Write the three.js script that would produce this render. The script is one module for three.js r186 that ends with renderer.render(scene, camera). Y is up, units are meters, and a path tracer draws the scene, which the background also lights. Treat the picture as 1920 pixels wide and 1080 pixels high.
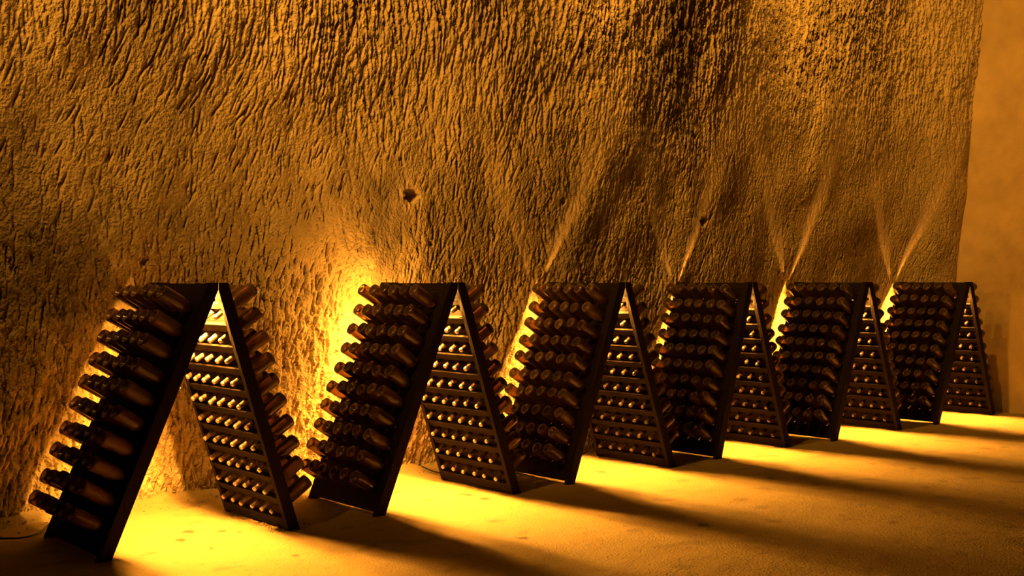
import * as THREE from 'three';
import { mergeGeometries } from 'three/addons/utils/BufferGeometryUtils.js';
import { RectAreaLightUniformsLib } from 'three/addons/lights/RectAreaLightUniformsLib.js';
import { createNoise2D } from 'simplex-noise';

// ---------------------------------------------------------------- camera, light, exposure
const scene = new THREE.Scene();
scene.background = new THREE.Color(0x000000);
const EYE = 1.5;
const camera = new THREE.PerspectiveCamera(28.56, 1920 / 1080, 0.1, 60);
camera.position.set(0, EYE, 0);
camera.lookAt(0.659 * 20, EYE - 0.0061 * 20, -0.752 * 20);
scene.add(camera);

const renderer = new THREE.WebGLRenderer({ antialias: true });
renderer.toneMapping = THREE.LinearToneMapping;
renderer.toneMappingExposure = 1.0;
RectAreaLightUniformsLib.init();
renderer.shadowMap.enabled = true;
renderer.shadowMap.type = THREE.PCFSoftShadowMap;

const RACK_LIGHT = new THREE.Color().setRGB(1, 0.4, 0.042);
const RACK_SPILL = [1.6, 2.8, 3, 3, 3, 3], RACK_TUBE = 15500;   // spill at the rear end of each tube (candela), downward glow of the tube (nits)
const HIGH_LIGHT = new THREE.Color().setRGB(1, 0.435, 0.045);
// floodlights above and beside the frame: position, aim, candela, half angle, label
const FLOODS = [
  [[-2.4, 3.5, -5.7], [11.0, 3.3, -6.8], 88, 0.4, 'floodlight shining along the rough wall from the left end'],
  [[0.2, 6.0, -5.0], [2.6, 4.0, -7.0], 80, 0.6, 'ceiling floodlight at the left end of the cellar'],
  [[2.6, 6.0, -5.7], [4.9, 4.2, -7.0], 50, 0.68, 'ceiling floodlight above the nearest two racks'],
  [[5.6, 6.0, -5.7], [7.9, 4.2, -6.9], 48, 0.7, 'ceiling floodlight above the third rack'],
  [[8.4, 6.0, -5.5], [10.6, 4.2, -6.8], 42, 0.72, 'ceiling floodlight above the fourth and fifth racks'],
  [[10.6, 6.0, -4.2], [12.8, 4.4, -5.4], 17, 0.75, 'ceiling floodlight above the far end of the cellar'],
];

// ---------------------------------------------------------------- helpers
function rng(seed) { let s = seed >>> 0; return () => { s = (s + 0x6D2B79F5) >>> 0; let t = s; t = Math.imul(t ^ (t >>> 15), t | 1); t ^= t + Math.imul(t ^ (t >>> 7), t | 61); return ((t ^ (t >>> 14)) >>> 0) / 4294967296; }; }
const nA = createNoise2D(rng(11)), nB = createNoise2D(rng(23)), nC = createNoise2D(rng(37)), nD = createNoise2D(rng(51));
const clamp = (v, a = 0, b = 1) => Math.min(b, Math.max(a, v));
const smooth = (a, b, v) => { const t = clamp((v - a) / (b - a)); return t * t * (3 - 2 * t); };
const lerp = (a, b, t) => a + (b - a) * t;
const used = {};
function numbered(n) { used[n] = (used[n] ?? -1) + 1; return used[n] ? `${n}_${String(used[n]).padStart(3, '0')}` : n; }
function tag(o, label, category, group) { o.userData = { label, category }; if (group) o.userData.group = group; return o; }
function shadows(o) { o.traverse((m) => { if (m.isMesh) { m.castShadow = true; m.receiveShadow = true; } }); return o; }
function part(name, geo, mat, parent) { const m = new THREE.Mesh(geo, mat); m.name = name; m.castShadow = m.receiveShadow = true; parent.add(m); return m; }
function struct(name, geo, mat) { const m = part(name, geo, mat, scene); m.userData.kind = 'structure'; return m; }

function grainTexture(size, seed, fn, color) {
  const data = new Uint8Array(size * size * 4);
  for (let y = 0; y < size; y++) for (let x = 0; x < size; x++) {
    const v = fn(x / size, y / size), i = (y * size + x) * 4;
    if (Array.isArray(v)) { data[i] = v[0]; data[i + 1] = v[1]; data[i + 2] = v[2]; } else data[i] = data[i + 1] = data[i + 2] = clamp(v, 0, 1) * 255;
    data[i + 3] = 255;
  }
  const t = new THREE.DataTexture(data, size, size);
  t.wrapS = t.wrapT = THREE.RepeatWrapping; t.magFilter = THREE.LinearFilter; t.minFilter = THREE.LinearMipmapLinearFilter; t.generateMipmaps = true;
  if (color) t.colorSpace = THREE.SRGBColorSpace;
  t.needsUpdate = true; return t;
}
// tileable value noise
function tileNoise(seed) {
  return (u, v, fx, fy) => {
    const h = (i, j) => { let n = Math.imul(((i % fx) + fx) % fx, 374761393) + Math.imul(((j % fy) + fy) % fy, 668265263) + Math.imul(seed, 974634777); n = Math.imul(n ^ (n >>> 13), 1274126177); return ((n ^ (n >>> 16)) >>> 0) / 4294967295; };
    const x = u * fx, y = v * fy, i = Math.floor(x), j = Math.floor(y), a = x - i, b = y - j, s = a * a * (3 - 2 * a), t = b * b * (3 - 2 * b);
    return lerp(lerp(h(i, j), h(i + 1, j), s), lerp(h(i, j + 1), h(i + 1, j + 1), s), t);
  };
}
const T1 = tileNoise(1), T2 = tileNoise(2);

// ---------------------------------------------------------------- materials
const chalkBump = grainTexture(512, 1, (u, v) => 0.5 * T1(u, v, 128, 96) + 0.3 * T1(u, v, 256, 256) + 0.2 * T2(u, v, 48, 36));
const sandBump = grainTexture(512, 2, (u, v) => 0.45 * T1(u, v, 256, 256) + 0.35 * T2(u, v, 128, 128) + 0.2 * T1(u, v, 32, 32));
const woodBump = grainTexture(256, 3, (u, v) => 0.6 * T1(u, v, 4, 64) + 0.4 * T2(u, v, 10, 128));
const woodMap = grainTexture(256, 4, (u, v) => { const k = 0.62 + 0.3 * T1(u, v, 3, 48) + 0.16 * T2(u, v, 12, 96) - 0.1 * T2(u, v, 4, 4); return [27 * k, 14 * k, 9 * k]; }, true);
const M = {
  chalk: new THREE.MeshStandardMaterial({ color: 0xffffff, vertexColors: true, roughness: 0.95, bumpMap: chalkBump, bumpScale: 0.016 }),
  plaster: new THREE.MeshStandardMaterial({ color: 0xffffff, vertexColors: true, roughness: 0.95, bumpMap: sandBump, bumpScale: 0.003 }),
  floor: new THREE.MeshStandardMaterial({ color: 0xffffff, vertexColors: true, roughness: 0.9, bumpMap: sandBump, bumpScale: 0.009 }),
  rock: new THREE.MeshStandardMaterial({ color: new THREE.Color().setRGB(0.1, 0.075, 0.05), roughness: 0.95, bumpMap: chalkBump, bumpScale: 0.006 }),
  wood: new THREE.MeshPhysicalMaterial({ map: woodMap, roughness: 0.8, specularIntensity: 0.3, bumpMap: woodBump, bumpScale: 0.002 }),
  rubble: new THREE.MeshStandardMaterial({ color: new THREE.Color().setRGB(0.3, 0.22, 0.12), roughness: 0.95 }),
  iron: new THREE.MeshStandardMaterial({ color: 0x1b1613, roughness: 0.55, metalness: 0.6 }),
  rubber: new THREE.MeshStandardMaterial({ color: 0x0d0b0a, roughness: 0.6 }),
  bulb: new THREE.MeshStandardMaterial({ color: 0xfff0d0, emissive: new THREE.Color().setRGB(1, 0.75, 0.5), emissiveIntensity: 40, roughness: 0.4 }),
  floodLens: new THREE.MeshStandardMaterial({ color: 0xffe0a0, emissive: new THREE.Color().setRGB(1, 0.6, 0.2), emissiveIntensity: 3, roughness: 0.4 }),
  glass: [0, 1, 2].map((i) => new THREE.MeshPhysicalMaterial({ color: new THREE.Color().setRGB(0.18 + 0.05 * i, 0.105 + 0.028 * i, 0.06 + 0.017 * i), roughness: 0.10 + 0.08 * i, transmission: 0.74, thickness: 0.08, ior: 1.45, attenuationColor: new THREE.Color().setRGB(0.8, 0.6, 0.35), attenuationDistance: 0.12 })),
  dusty: [0, 1, 2].map((i) => new THREE.MeshPhysicalMaterial({ color: new THREE.Color().setRGB(0.18 + 0.05 * i, 0.105 + 0.028 * i, 0.06 + 0.017 * i), roughness: 0.16 + 0.1 * i, transmission: 0.5, thickness: 0.08, ior: 1.45, attenuationColor: new THREE.Color().setRGB(0.8, 0.6, 0.35), attenuationDistance: 0.12 })),
  cap: new THREE.MeshStandardMaterial({ color: new THREE.Color().setRGB(0.75, 0.66, 0.5), roughness: 0.35, metalness: 0.7 }),
};

// ---------------------------------------------------------------- the setting
// the tool-marked chalk wall; its face leans over the racks with height
const WALL_X0 = -5, END_X = 12.8;
function wallBase(x) { return -7.36 - 0.06 * smooth(2, 3.5, x) + 0.36 * smooth(4.5, 7.2, x) + 0.30 * smooth(11.6, 12.8, x); }
const PITS = [[763, 367, 0.055, 0.16], [1320, 413, 0.05, 0.14], [268, 490, 0.025, 0.06], [1576, 482, 0.022, 0.05], [1058, 378, 0.02, 0.05], [1235, 388, 0.018, 0.04], [980, 316, 0.018, 0.04], [1517, 152, 0.02, 0.05], [800, 458, 0.02, 0.04], [1208, 376, 0.02, 0.04]];
function wallPoint(px, py) {               // where the sight line of a picture point meets the mean wall face: only used to find where the old holes are
  const X = (px - 960) / 2121, Y = -(py - 527) / 2121;
  let Z = 9;
  for (let i = 0; i < 30; i++) { const x = Z * (0.752 * X + 0.659), y = EYE + Y * Z; Z = (wallBase(x) + 0.1 * y) / (0.659 * X - 0.752); }
  return [Z * (0.752 * X + 0.659), EYE + Y * Z];
}
const pits = PITS.map(([px, py, r, d]) => [...wallPoint(px, py), r, d]);
function rough(x, y) {                     // how deeply the wall is tooled here
  let k = 0.42 + 0.8 * smooth(2.3, 3.9, y + 0.3 * nA(x * 0.5, y * 0.5));
  k += 0.7 * (1 - smooth(1.0, 2.0, y)) * (1 - smooth(6.5, 9, x));
  k *= 1 - 0.45 * smooth(7, 10.5, x) * (1 - smooth(3.0, 3.8, y));
  k *= 1 - 0.45 * (1 - smooth(2.6, 4.0, x)) * smooth(2.0, 2.6, y);
  return k;
}
function lean(x, y) {                      // slope of the tool marks: upright above, slanting in patches
  return (1 - 0.65 * smooth(2.6, 3.6, y)) * (0.16 * nC(x * 0.5 + 7, y * 0.5) + 0.16 * nD(x * 1.7, y * 1.5)) + 0.6 * Math.exp(-((x - 3.2) ** 2) / 0.35 - ((y - 2.85) ** 2) / 0.16) + 0.15 * Math.exp(-((x - 4.4) ** 2) / 0.9 - ((y - 2.4) ** 2) / 0.4)
    - 0.4 * Math.exp(-((x - 2.2) ** 2) / 1.2 - ((y - 1.3) ** 2) / 0.5);
}
const lowForm = (x, y) => 0.025 * nA(x * 0.55, y * 0.45) + 0.02 * nB(x * 1.6, y * 1.1) + 0.13 * Math.exp(-((x - 4.8) ** 2) / 0.5 - ((y - 1.35) ** 2) / 0.8);
// relief of the tooled face on the grid: every pick mark is cut into it
function wallRelief(us, vs) {
  const nu = us.length, nv = vs.length, H = new Float32Array(nu * nv), r = rng(404);
  const find = (a, v) => { let lo = 0, hi = a.length - 1; while (hi - lo > 1) { const m = (lo + hi) >> 1; if (a[m] < v) lo = m; else hi = m; } return lo; };
  for (let n = 0; n < 52000; n++) {
    const x = 1.0 + r() * 12, y = -0.05 + Math.pow(r(), 0.9) * 5.1, k = rough(x, y), big = r();
    if (r() > 0.10 + 0.55 * k) continue;
    const up = smooth(2.2, 3.6, y), L = (0.018 + (0.05 + 0.06 * up) * big * big + 0.02 * r()) * (0.75 + 0.4 * k), W = 0.006 + 0.010 * r() * r() * (0.5 + 0.5 * k), D = (0.007 + 0.03 * big * r()) * (0.35 + 0.65 * k) * 1.3, th = Math.atan(lean(x, y)) + (r() - 0.5) * (0.75 - 0.4 * up), c = Math.cos(th), q = Math.sin(th), side = r() < 0.75 ? 1 : -1;
    const R = L + W, i0 = find(us, x - R), i1 = find(us, x + R) + 1, j0 = find(vs, y - R), j1 = find(vs, y + R) + 1;
    for (let j = j0; j <= j1; j++) for (let i = i0; i <= i1; i++) {
      const dx = us[i] - x, dy = vs[j] - y, u = (dx * c - dy * q) / W * side, v = (dx * q + dy * c) / L;
      if (u < -1 || u > 1.6 || v < -1 || v > 1) continue;
      const a = u < 0 ? smooth(-1, -0.1, u) : 1 - u / 1.6, e = 1 - v * v;
      const h = -D * a * Math.sqrt(e), at = j * nu + i;
      H[at] = Math.min(H[at], h) * 0.85 + (H[at] + h) * 0.15;
    }
  }
  return H;
}
function wallOffset(x, y, cut) {
  const k = rough(x, y), l = lean(x, y), s = x - l * 0.12 * Math.sin(y * 4);
  let h = cut + k * (0.007 * nB(s * 9, y * 6) + 0.0085 * nC(s * 24, y * 15) * (0.6 + 0.4 * nA(x * 3, y * 3)) + 0.006 * nD(x * 52, y * 36) + 0.003 * nA(x * 95, y * 60));
  for (const [px, py, r, d] of pits) {
    const q = Math.hypot((x - px) * (1 + 0.4 * nA(x * 20, y * 20)), (y - py) * 0.85) / r;
    if (q < 2) h -= d * (1 - smooth(0.45, 1.05, q));
  }
  return lowForm(x, y) + h;
}
// grey-brown mould patches on the chalk: picture point they lie at, width and height in metres, strength
const STAINS = [[1275, 40, 0.28, 1.1, 0.9], [1040, 430, 0.5, 0.7, 0.5], [860, 440, 0.35, 0.45, 0.6], [705, 430, 0.22, 0.4, 0.85], [110, 520, 0.45, 0.35, 0.85], [340, 450, 0.7, 0.3, 0.35], [1220, 260, 0.3, 0.9, 0.45], [1730, 330, 0.5, 1.0, 0.35], [250, 60, 0.3, 0.5, 0.35], [30, 300, 0.35, 0.6, 0.3]].map(([px, py, w, h, k]) => [...wallPoint(px, py), w, h, k]);
function stain(x, y) {
  let a = 0.25 * smooth(0.2, 0.8, nA(x * 0.42 + 31, y * 0.55 + 4) + 0.35 * nB(x * 1.7, y * 1.3));
  const ragged = 0.35 * nB(x * 2.6, y * 2.2) + 0.25 * nC(x * 8, y * 5);
  for (const [px, py, w, h, k] of STAINS) { const q = Math.hypot((x - px) / w, (y - py) / h); if (q < 2.2) a = Math.max(a, k * (1 - smooth(0.3, 1.6, q + ragged))); }
  return a;
}
function gridMesh(us, vs, pos, col) {
  const nu = us.length, nv = vs.length, P = new Float32Array(nu * nv * 3), U = new Float32Array(nu * nv * 2), C = new Float32Array(nu * nv * 3), I = new Uint32Array((nu - 1) * (nv - 1) * 6);
  let k = 0;
  for (let j = 0; j < nv; j++) for (let i = 0; i < nu; i++, k++) {
    const p = pos(us[i], vs[j]), c = col(us[i], vs[j], p);
    P.set(p, k * 3); C.set(c, k * 3); U[k * 2] = us[i] * 0.7; U[k * 2 + 1] = vs[j] * 0.7;
  }
  k = 0;
  for (let j = 0; j < nv - 1; j++) for (let i = 0; i < nu - 1; i++) { const a = j * nu + i, b = a + 1, c = a + nu, d = c + 1; I.set([a, b, d, a, d, c], k); k += 6; }
  const g = new THREE.BufferGeometry();
  g.setAttribute('position', new THREE.BufferAttribute(P, 3)); g.setAttribute('uv', new THREE.BufferAttribute(U, 2)); g.setAttribute('color', new THREE.BufferAttribute(C, 3));
  g.setIndex(new THREE.BufferAttribute(I, 1)); g.computeVertexNormals(); return g;
}
function steps(list) { const out = []; for (const [a, b, d] of list) { const n = Math.max(1, Math.round((b - a) / d)); for (let i = 0; i < n; i++) out.push(a + (b - a) * i / n); } out.push(list[list.length - 1][1]); return out; }
function chalkColor(x, y) {
  const st = stain(x, y), v = 1 + 0.10 * nB(x * 2.3, y * 2.1) + 0.08 * nC(x * 9, y * 6) + 0.06 * nD(x * 31, y * 23);
  const k = v * (1 - 0.62 * st);
  return [0.40 * k, 0.30 * k, 0.17 * k];
}
function slab(w, h, d, x, y, z) { const g = new THREE.BoxGeometry(w, h, d); g.translate(x, y, z); return g; }
function colored(g, c) { const n = g.attributes.position.count, a = new Float32Array(n * 3); for (let i = 0; i < n; i++) a.set(c, i * 3); g.setAttribute('color', new THREE.BufferAttribute(a, 3)); return g; }
{
  const us = steps([[WALL_X0, 1.2, 0.08], [1.2, 13.0, 0.0072]]), vs = steps([[-0.1, 4.95, 0.016], [4.95, 6.3, 0.06]]);
  const H = wallRelief(us, vs), at = new Map(us.map((u, i) => [u, i])), row = new Map(vs.map((v, j) => [v, j]));
  const face = gridMesh(us, vs, (x, y) => [x, y, wallBase(x) + 0.1 * y + wallOffset(x, y, H[row.get(y) * us.length + at.get(x)])], chalkColor);
  const back = colored(slab(19, 7, 0.3, 4, 3, -8.1), [0.6, 0.47, 0.31]);
  struct('wall_back', mergeGeometries([face, back]), M.chalk);
}
{ // the end wall, smoother, dressed chalk
  const us = steps([[-7.6, -4.6, 0.02], [-4.6, 6.2, 0.1]]), vs = steps([[-0.1, 6.3, 0.03]]);
  const off = (z, y) => 0.035 * nB(z * 0.9, y * 0.7) + 0.012 * nC(z * 3, y * 2.2) + 0.003 * nD(z * 14, y * 11);
  const face = gridMesh(us, vs, (z, y) => [END_X + off(z, y), y, z], (z, y) => { const k = 1 + 0.1 * nA(z * 1.1, y * 1.2) + 0.05 * nB(z * 6, y * 5); return [0.40 * k, 0.285 * k, 0.15 * k]; });
  const back = colored(slab(0.3, 7, 15, 13.2, 3, -0.9), [0.58, 0.42, 0.26]);
  // faces look towards the racks
  struct('wall_right', mergeGeometries([face, back]), M.plaster);
}
function floorHeight(x, z) {
  return 0.008 * nA(x * 0.9, z * 0.9) + 0.003 * nB(x * 3.5, z * 3.5) + 0.0012 * nC(x * 14, z * 14) + 0.05 * (1 - smooth(0, 0.14, z - wallBase(x))) * (0.7 + 0.6 * nB(x * 5, z * 5));
}
// dark spots trodden into the floor: picture points carried down to the floor plane
const SPOTS = [[338, 1012, 0.035], [353, 998, 0.045], [415, 998, 0.035], [447, 1000, 0.02], [395, 1028, 0.02], [555, 1040, 0.025], [875, 927, 0.05], [907, 934, 0.04], [745, 922, 0.03], [800, 940, 0.03], [1128, 885, 0.05], [1190, 868, 0.04], [1320, 985, 0.04], [980, 1010, 0.04]].map(([px, py, r]) => { const Z = 2121 * EYE / (py - 527), X = (px - 960) / 2121 * Z; return [0.752 * X + 0.659 * Z, 0.659 * X - 0.752 * Z, r]; });
{ // trodden chalk floor
  const us = steps([[WALL_X0 - 0.1, 1.2, 0.15], [1.2, 13.0, 0.022]]), vs = steps([[-6.1, 3.0, 0.15], [3.0, 7.7, 0.022]]).map((v) => v);
  const g = gridMesh(us, vs, (x, w) => [x, floorHeight(x, -w), -w], (x, w) => {
    const z = -w;
    const spot = smooth(0.62, 0.85, nC(x * 2.1 + 3, z * 3.1)) * 0.28 + smooth(0.72, 0.9, nD(x * 6, z * 9)) * 0.3;
    let dirt = 0;
    for (const [px, pz, r] of SPOTS) { const q = Math.hypot(x - px, (z - pz) * 0.8) / r; if (q < 2) dirt = Math.max(dirt, 0.75 * (1 - smooth(0.4, 1.3, q + 0.4 * nC(x * 22, z * 22)))); }
    const k = (1 - dirt) * (1 + 0.07 * nA(x * 0.8, z * 1.1) + 0.05 * nB(x * 4, z * 6)) * (1 - spot);
    return [0.27 * k, 0.2 * k, 0.085 * k];
  });
  const under = colored(slab(19, 0.3, 15, 4, -0.35, -0.9), [0.5, 0.4, 0.25]);
  struct('floor', mergeGeometries([g, under]), M.floor);
}
struct('wall_left', slab(0.3, 7, 15, WALL_X0 - 0.1, 3, -0.9), M.rock);
struct('wall_front', slab(19, 7, 0.3, 4, 3, 6.15), M.rock);
struct('ceiling', slab(19, 0.3, 15, 4, 6.4, -0.9), M.rock);

{ // chalk crumbs fallen along the wall foot and kicked against the nearest rack
  const r = rng(909), g = new THREE.DodecahedronGeometry(1, 0), p = g.attributes.position;
  for (let k = 0; k < p.count; k++) { const q = 1 + 0.25 * nA(p.getX(k) * 1.7 + 3, p.getY(k) * 1.7 + p.getZ(k)); p.setXYZ(k, p.getX(k) * q, p.getY(k) * 0.7 * q, p.getZ(k) * q); }
  g.computeVertexNormals();
  const N = 900, im = new THREE.InstancedMesh(g, M.rubble, N), m = new THREE.Matrix4(), o = new THREE.Quaternion(), e = new THREE.Euler();
  for (let k = 0; k < N; k++) {
    let x, z;
    if (k < 330) { x = 3.44 + 0.22 * (r() + r() - 0.7); z = -6.76 + 0.85 * r(); } else { x = 1.4 + 11 * r(); z = wallBase(x) + 0.09 + 0.32 * r() * r(); }
    const q = 0.003 + 0.009 * r() * r() * r() + (k < 330 ? 0 : 0.004 * r());
    m.compose(new THREE.Vector3(x, floorHeight(x, z) + q * 0.35, z), o.setFromEuler(e.set(r() * 6, r() * 6, r() * 6)), new THREE.Vector3(q * 1.3, q, q)); im.setMatrixAt(k, m);
  }
  im.name = 'chalk_crumbs'; im.userData = { kind: 'stuff', label: 'small pale chalk crumbs scattered along the foot of the rough wall', category: 'rubble' };
  scene.add(im);
}

// ---------------------------------------------------------------- riddling racks
const APEX = 1.45, TOP = 1.488, T = 0.07, WID = 0.82, ROWS = 10, COLS = 6, COLSTEP = 0.122;
const TILT = 32 * Math.PI / 180;
// each rack: ridge x, depth, spread of the left and of the right board (their inner faces at the floor)
const RACK = [[2.996, -6.37, 0.624, 0.456], [4.741, -6.37, 0.595, 0.492], [6.405, -6.39, 0.549, 0.519], [8.05, -6.42, 0.43, 0.492], [9.826, -6.37, 0.542, 0.539], [11.838, -6.37, 0.655, 0.515]];
const RACK_X = RACK.map((r) => r[0]), RACK_Z = RACK.map((r) => r[1]);
function boardShape(foot) {                // slope and hole rows of a board whose inner face stands this far from the ridge
  const al = Math.atan2(foot, APEX), s = Math.sin(al), c = Math.cos(al), skew = T * Math.tan(TILT - al);
  const holeYb = (k) => (1.34 - 0.1306 * k - T * s) / c;
  return { foot, s, c, skew, holeYb, neckYb: (k) => holeYb(k) - skew, top: (foot + c * 0.04 - 0.0335) / s,
    matrix: new THREE.Matrix4().makeBasis(new THREE.Vector3(0, 0, -1), new THREE.Vector3(-s, c, 0), new THREE.Vector3(c, s, 0)).setPosition(foot, 0, 0) };   // width (-z), up the board, outwards
}
const BOARDS = RACK.map((r) => ({ '-1': boardShape(r[2]), '1': boardShape(r[3]) }));
function chamferBar(len, h, d, c, t = 0) {   // t: how far the inner face falls back at its lower edge
         // bar along x, chamfered along its length
  const s = new THREE.Shape(), a = h / 2, b = d / 2;
  s.moveTo(-b + c, -a); s.lineTo(b - c - t, -a); s.lineTo(b - t, -a + c); s.lineTo(b, a - c); s.lineTo(b - c, a); s.lineTo(-b + c, a); s.lineTo(-b, a - c); s.lineTo(-b, -a + c); s.closePath();
  const g = new THREE.ExtrudeGeometry(s, { depth: len, bevelEnabled: false });
  g.rotateY(Math.PI / 2);                  // depth now along +x, shape x along -z
  g.translate(-len / 2, 0, 0);
  const p = g.attributes.position, uv = g.attributes.uv;
  for (let i = 0; i < p.count; i++) uv.setXY(i, p.getX(i) * 1.2, (p.getY(i) + p.getZ(i)) * 3);
  return g;
}
function panelGeometry(b) {
  const s = new THREE.Shape(), w = WID / 2 - 0.03;
  s.moveTo(-w, 0.004); s.lineTo(w, 0.004); s.lineTo(w, b.top); s.lineTo(-w, b.top); s.closePath();
  for (let k = 0; k < ROWS; k++) for (let c = 0; c < COLS; c++) {
    const h = new THREE.Path(); h.absellipse((c - 2.5) * COLSTEP, b.holeYb(k) - b.skew * 0.2, 0.0235, 0.0265, 0, Math.PI * 2, true); s.holes.push(h);
  }
  const g = new THREE.ExtrudeGeometry(s, { depth: 0.03, bevelEnabled: false, curveSegments: 7 });
  g.translate(0, 0, 0.04);
  const uv = g.attributes.uv; for (let i = 0; i < uv.count; i++) uv.setXY(i, uv.getX(i) * 1.2, uv.getY(i) * 3);
  return g.applyMatrix4(b.matrix);
}
function stileGeometry(b, z) {             // full-depth side post with level foot and mitred head
  const xo = (y) => b.foot + T / b.c - y * b.s / b.c, s = new THREE.Shape();
  s.moveTo(b.foot, 0); s.lineTo(xo(0), 0); s.lineTo(xo(TOP), TOP); s.lineTo(0.0025, TOP); s.lineTo(0.0025, APEX - 0.004); s.closePath();
  const g = new THREE.ExtrudeGeometry(s, { depth: 0.033, bevelEnabled: true, bevelSize: 0.0015, bevelThickness: 0.0015, bevelSegments: 1, curveSegments: 2 });
  g.translate(0, 0.0015, z - 0.0165);
  const uv = g.attributes.uv, p = g.attributes.position; for (let i = 0; i < uv.count; i++) uv.setXY(i, p.getY(i) * 1.2, (p.getX(i) + p.getZ(i)) * 3);
  return g;
}
function makeBoard(b, rack, seed) {
  const board = part('board', panelGeometry(b), M.wood, rack), rr = rng(seed);
  for (let k = 0; k <= ROWS; k++) {        // ledges between the rows of necks
    const hi = k === 0 ? (1.382 - 0.02 * b.s) / b.c : b.neckYb(k - 1) - 0.055, lo = k === ROWS ? 0.014 : b.neckYb(k) + 0.030;
    const g = chamferBar(WID - 0.07, hi - lo, 0.042, 0.004, k < ROWS ? 0.016 : 0);
    g.rotateX((rr() - 0.5) * 0.01);
    g.translate(0, (hi + lo) / 2 + (rr() - 0.5) * 0.003, 0.021 + (rr() - 0.5) * 0.003 - 0.001);
    part('plank', g.applyMatrix4(b.matrix), M.wood, board);
  }
  part('stile', stileGeometry(b, WID / 2 - 0.018), M.wood, board);
  part('stile', stileGeometry(b, -WID / 2 + 0.018), M.wood, board);
  return board;
}
function makeRack(i) {
  const rack = new THREE.Group(); rack.name = numbered('riddling_rack');
  makeBoard(BOARDS[i][1], rack, 5 + i);
  const left = makeBoard(BOARDS[i][-1], rack, 50 + i); left.rotation.y = Math.PI;
  // ridge strip over the joint, a small gap on either side of it
  const strip = chamferBar(WID - 0.075, 0.012, [0.0665, 0.0625, 0.0615, 0.061, 0.061, 0.061][i], 0.003); strip.rotateY(Math.PI / 2); strip.translate([0, -0.002, -0.001, -0.001, -0.001, -0.001][i], TOP - 0.008, 0);
  part('ridge_strip', strip, M.wood, rack);
  return rack;
}
const RACKS = [
  'dark wooden A-frame bottle rack nearest the camera, its floor lit brightest', 'second dark wooden A-frame bottle rack from the left, beside the brightest wall patch',
  'third dark wooden A-frame bottle rack counted from the left', 'fourth dark wooden A-frame bottle rack counted from the left',
  'fifth dark wooden A-frame bottle rack, next to last in the row', 'farthest dark wooden A-frame bottle rack, last in the row beside the end wall',
];
const WHICH = ['nearest', 'second', 'third', 'fourth', 'fifth', 'farthest'];
RACK.forEach(([x, z], i) => {
  const r = makeRack(i); r.position.set(x, 0, z);
  tag(r, RACKS[i], 'bottle rack', 'A-frame riddling racks along the chalk wall'); scene.add(r);
});

// ---------------------------------------------------------------- bottles
const BL = 0.305;
function lathe(pts, seg) { return new THREE.LatheGeometry(pts.map(([r, y]) => new THREE.Vector2(r, y)), seg); }
const bottleGeo = lathe([[0.0005, 0.03], [0.012, 0.027], [0.024, 0.014], [0.032, 0.003], [0.0365, 0], [0.041, 0.003], [0.0435, 0.010], [0.044, 0.02], [0.044, 0.08], [0.044, 0.132], [0.0435, 0.145], [0.0418, 0.158], [0.0382, 0.170], [0.0325, 0.181], [0.026, 0.190], [0.0215, 0.199], [0.0188, 0.212], [0.0172, 0.232], [0.0157, 0.262], [0.0148, 0.279], [0.0165, 0.281], [0.0165, 0.289], [0.0135, 0.291], [0.0128, 0.296]], 22);
const capGeo = lathe([[0.0158, 0.2925], [0.0152, 0.296], [0.0142, 0.3], [0.0125, 0.3035], [0.008, 0.305], [0.0005, 0.305]], 14);
const UP = new THREE.Vector3(0, 1, 0), ORD = ['top', 'second', 'third', 'fourth', 'fifth', 'sixth', 'seventh', 'eighth', 'ninth', 'bottom'], COLN = ['frontmost', 'second', 'third', 'fourth', 'fifth', 'rearmost'];
function bottlePose(rack, side, row, col) {            // side -1: board on the left, 1: board on the right
  const r = rng(rack * 7919 + (side + 1) * 3001 + row * 131 + col * 17 + 9);
  const tilt = TILT + (r() - 0.5) * 0.10, yaw = (r() - 0.5) * 0.06, roll = r() * 6.28;
  const d = new THREE.Vector3(-side * Math.cos(tilt), -Math.sin(tilt), yaw).normalize();
  const b = BOARDS[rack][side], yb = b.holeYb(row), zb = T;
  const hole = new THREE.Vector3(side * (b.foot - b.s * yb + b.c * zb), b.c * yb + b.s * zb, (2.5 - col) * COLSTEP + (r() - 0.5) * 0.006);
  let out = 0.104 + r() * 0.016; if (row === 0) out = 0.098 + r() * 0.006;
  const tip = hole.clone().addScaledVector(d, out), base = tip.clone().addScaledVector(d, -BL);
  base.x += RACK_X[rack]; base.z += RACK_Z[rack];
  const q = new THREE.Quaternion().setFromUnitVectors(UP, d).multiply(new THREE.Quaternion().setFromAxisAngle(UP, roll));
  return { base, q, tint: Math.floor(r() * 3) };
}
const [prototypes, dustyPrototypes] = [M.glass, M.dusty].map((kind) => kind.map((m) => { const g = new THREE.Group(); part('glass_body', bottleGeo, m, g); part('crown_cap', capGeo, M.cap, g); return g; }));
const single = (rack, side, row, col) => rack < 2 || (rack === 2 && (side < 0 || false));
const rest = [];
for (let rack = 0; rack < 6; rack++) for (const side of [-1, 1]) for (let row = 0; row < ROWS; row++) for (let col = 0; col < COLS; col++) {
  const p = bottlePose(rack, side, row, col);
  if (!single(rack, side, row, col)) { rest.push(p); continue; }
  const b = (rack ? prototypes : dustyPrototypes)[p.tint].clone(); b.name = numbered('wine_bottle');
  b.position.copy(p.base); b.quaternion.copy(p.q);
  tag(b, `dark bottle ${COLN[col]} in the ${ORD[row]} row, ${side < 0 ? 'left' : 'right'} board of the ${WHICH[rack]} rack`, 'bottle', `bottles on the ${side < 0 ? 'left' : 'right'} board of the ${WHICH[rack]} rack`);
  scene.add(b);
}
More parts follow.
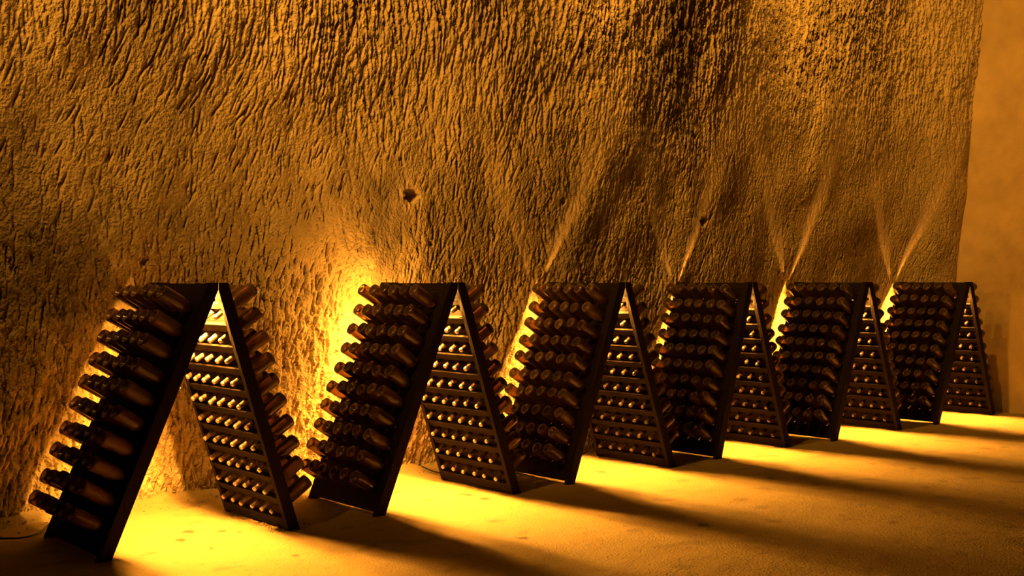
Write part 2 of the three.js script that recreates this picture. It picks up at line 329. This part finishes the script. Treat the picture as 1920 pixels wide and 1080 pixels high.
{
  const both = mergeGeometries([colored(bottleGeo.clone(), [0.16, 0.095, 0.055]), colored(capGeo.clone(), [0.6, 0.5, 0.36])]);
  const mat = new THREE.MeshPhysicalMaterial({ color: 0xffffff, vertexColors: true, roughness: 0.2, transmission: 0.74, thickness: 0.08, ior: 1.45, attenuationColor: new THREE.Color().setRGB(0.8, 0.6, 0.35), attenuationDistance: 0.12 });
  const im = new THREE.InstancedMesh(both, mat, rest.length), m4 = new THREE.Matrix4(), one = new THREE.Vector3(1, 1, 1), cr = rng(77);
  rest.forEach((p, i) => { im.setMatrixAt(i, m4.compose(p.base, p.q, one)); const k = 0.8 + 0.5 * cr(); im.setColorAt(i, new THREE.Color().setRGB(k, k, k)); });
  im.name = 'wine_bottles_farther_racks'; im.castShadow = im.receiveShadow = true;
  im.userData = { kind: 'stuff', label: 'dark bottles filling the boards of the farther racks', category: 'bottles' };
  scene.add(im);
}

// ---------------------------------------------------------------- lamps
const TUBE_AT = [[0, 1.392, 0.11, 0.48], [-0.004, 1.394, -0.08, 0.72], [0, 1.392, 0.07, 0.54], [0, 1.392, 0.07, 0.54], [0, 1.392, 0.07, 0.54], [0, 1.392, 0.07, 0.54]];  // x, y, middle z, length
const tube = (pts, r, n) => new THREE.TubeGeometry(new THREE.CatmullRomCurve3(pts.map((p) => new THREE.Vector3(...p)), false, 'centripetal'), n, r, 6);
// cords, from the rear end of each tube, in the rack's own frame
const CORDS = [
  [[0, 1.392, -0.12], [0.0, 1.385, -0.30], [0.02, 1.37, -0.44], [0.07, 1.30, -0.47], [-0.1, 0.7, -0.6], [-0.4, 0.05, -0.74], [-0.55, 0.014, -0.72], [-0.64, 0.014, -0.58], [-0.72, 0.014, -0.47], [-0.82, 0.014, -0.42], [-0.93, 0.014, -0.49], [-1.15, 0.014, -0.62], [-1.6, 0.016, -0.62], [-3.2, 0.016, -0.6]],
  [[-0.004, 1.394, -0.44], [0.1, 1.34, -0.5], [0.42, 0.6, -0.5], [0.58, 0.03, -0.49], [0.64, 0.012, -0.52], [0.62, 0.012, -0.66], [0.63, 0.03, -0.84]],
  [[0, 1.392, -0.20], [0.005, 1.385, -0.32], [0.05, 1.37, -0.44], [0.3, 0.72, -0.46], [0.5, 0.3, -0.47], [0.53, 0.14, -0.49], [0.5, 0.02, -0.53], [0.4, 0.014, -0.57]],
  [[0, 1.392, -0.20], [0.005, 1.385, -0.32], [0.05, 1.37, -0.44], [0.3, 0.72, -0.46], [0.52, 0.02, -0.46], [0.5, 0.014, -0.55]],
];
TUBE_AT.forEach(([lx, ly, lz, len], i) => {
  const lamp = new THREE.Group(); lamp.name = numbered('tube_lamp'); lamp.position.set(RACK_X[i] + lx, ly, RACK_Z[i] + lz);
  tag(lamp, `small glowing tube lamp with dark cord under the ridge of the ${WHICH[i]} rack`, 'lamp', 'lamps inside the racks');
  const g = new THREE.CapsuleGeometry(0.008, len - 0.03, 6, 14); g.rotateX(Math.PI / 2); part('tube', g, M.bulb, lamp);
  for (const e of [-1, 1]) { const c = new THREE.CylinderGeometry(0.0095, 0.0095, 0.022, 14); c.rotateX(Math.PI / 2); c.translate(0, 0, e * (len / 2 - 0.008)); part('end_cap', c, M.iron, lamp); }
  const cg = tube((CORDS[i] ?? CORDS[3]).map(([x, y, z]) => [x - lx, y - ly, z - lz]), 0.006, 90); part('cord', cg, M.rubber, lamp);
  const ra = new THREE.RectAreaLight(RACK_LIGHT, RACK_TUBE * (i ? 0.9 : 1.08), 0.014, len - 0.06); ra.position.set(0, -0.0095, 0); ra.rotation.x = -Math.PI / 2; lamp.add(ra);
  const pl = new THREE.PointLight(RACK_LIGHT, RACK_SPILL[i], 0, 2); pl.position.set(-0.008, i === 1 ? -0.07 : 0, -len / 2 - (i === 1 ? 0.06 : 0.012)); pl.castShadow = true; pl.shadow.radius = 0.5; pl.shadow.bias = -0.001; lamp.add(pl);
  const pf = new THREE.PointLight(RACK_LIGHT, i === 1 ? 3.5 : 5.5, 0, 2); pf.position.set(0, 0.012, len / 2 - 0.1); pf.castShadow = true; pf.shadow.radius = 0.4; pf.shadow.bias = -0.001; lamp.add(pf);
  scene.add(lamp);
});
FLOODS.forEach(([p, aim, cd, half, where]) => {
  const lamp = new THREE.Group(); lamp.name = numbered('floodlight'); lamp.position.set(...p);
  lamp.lookAt(...aim);                     // +z towards what it lights
  tag(lamp, where, 'floodlight', undefined);
  const h = lathe([[0.0005, -0.16], [0.05, -0.155], [0.07, -0.12], [0.085, -0.02], [0.09, 0.0], [0.085, 0.002], [0.08, -0.018]], 24); h.rotateX(Math.PI / 2);
  part('housing', h, M.iron, lamp);
  const l = new THREE.CylinderGeometry(0.078, 0.078, 0.006, 24); l.rotateX(Math.PI / 2); l.translate(0, 0, -0.014);
  part('lens', l, M.floodLens, lamp);
  const sp = new THREE.SpotLight(HIGH_LIGHT, cd * 1.15, 0, half, 0.8, 2); sp.castShadow = true; sp.shadow.radius = 0.5; sp.position.set(0, 0, 0.012);
  lamp.add(sp); sp.target.position.set(0, 0, 1); lamp.add(sp.target);
  scene.add(lamp);
});

scene.traverse((o) => { if (o.isMesh) { o.castShadow = true; o.receiveShadow = true; } });
renderer.render(scene, camera);
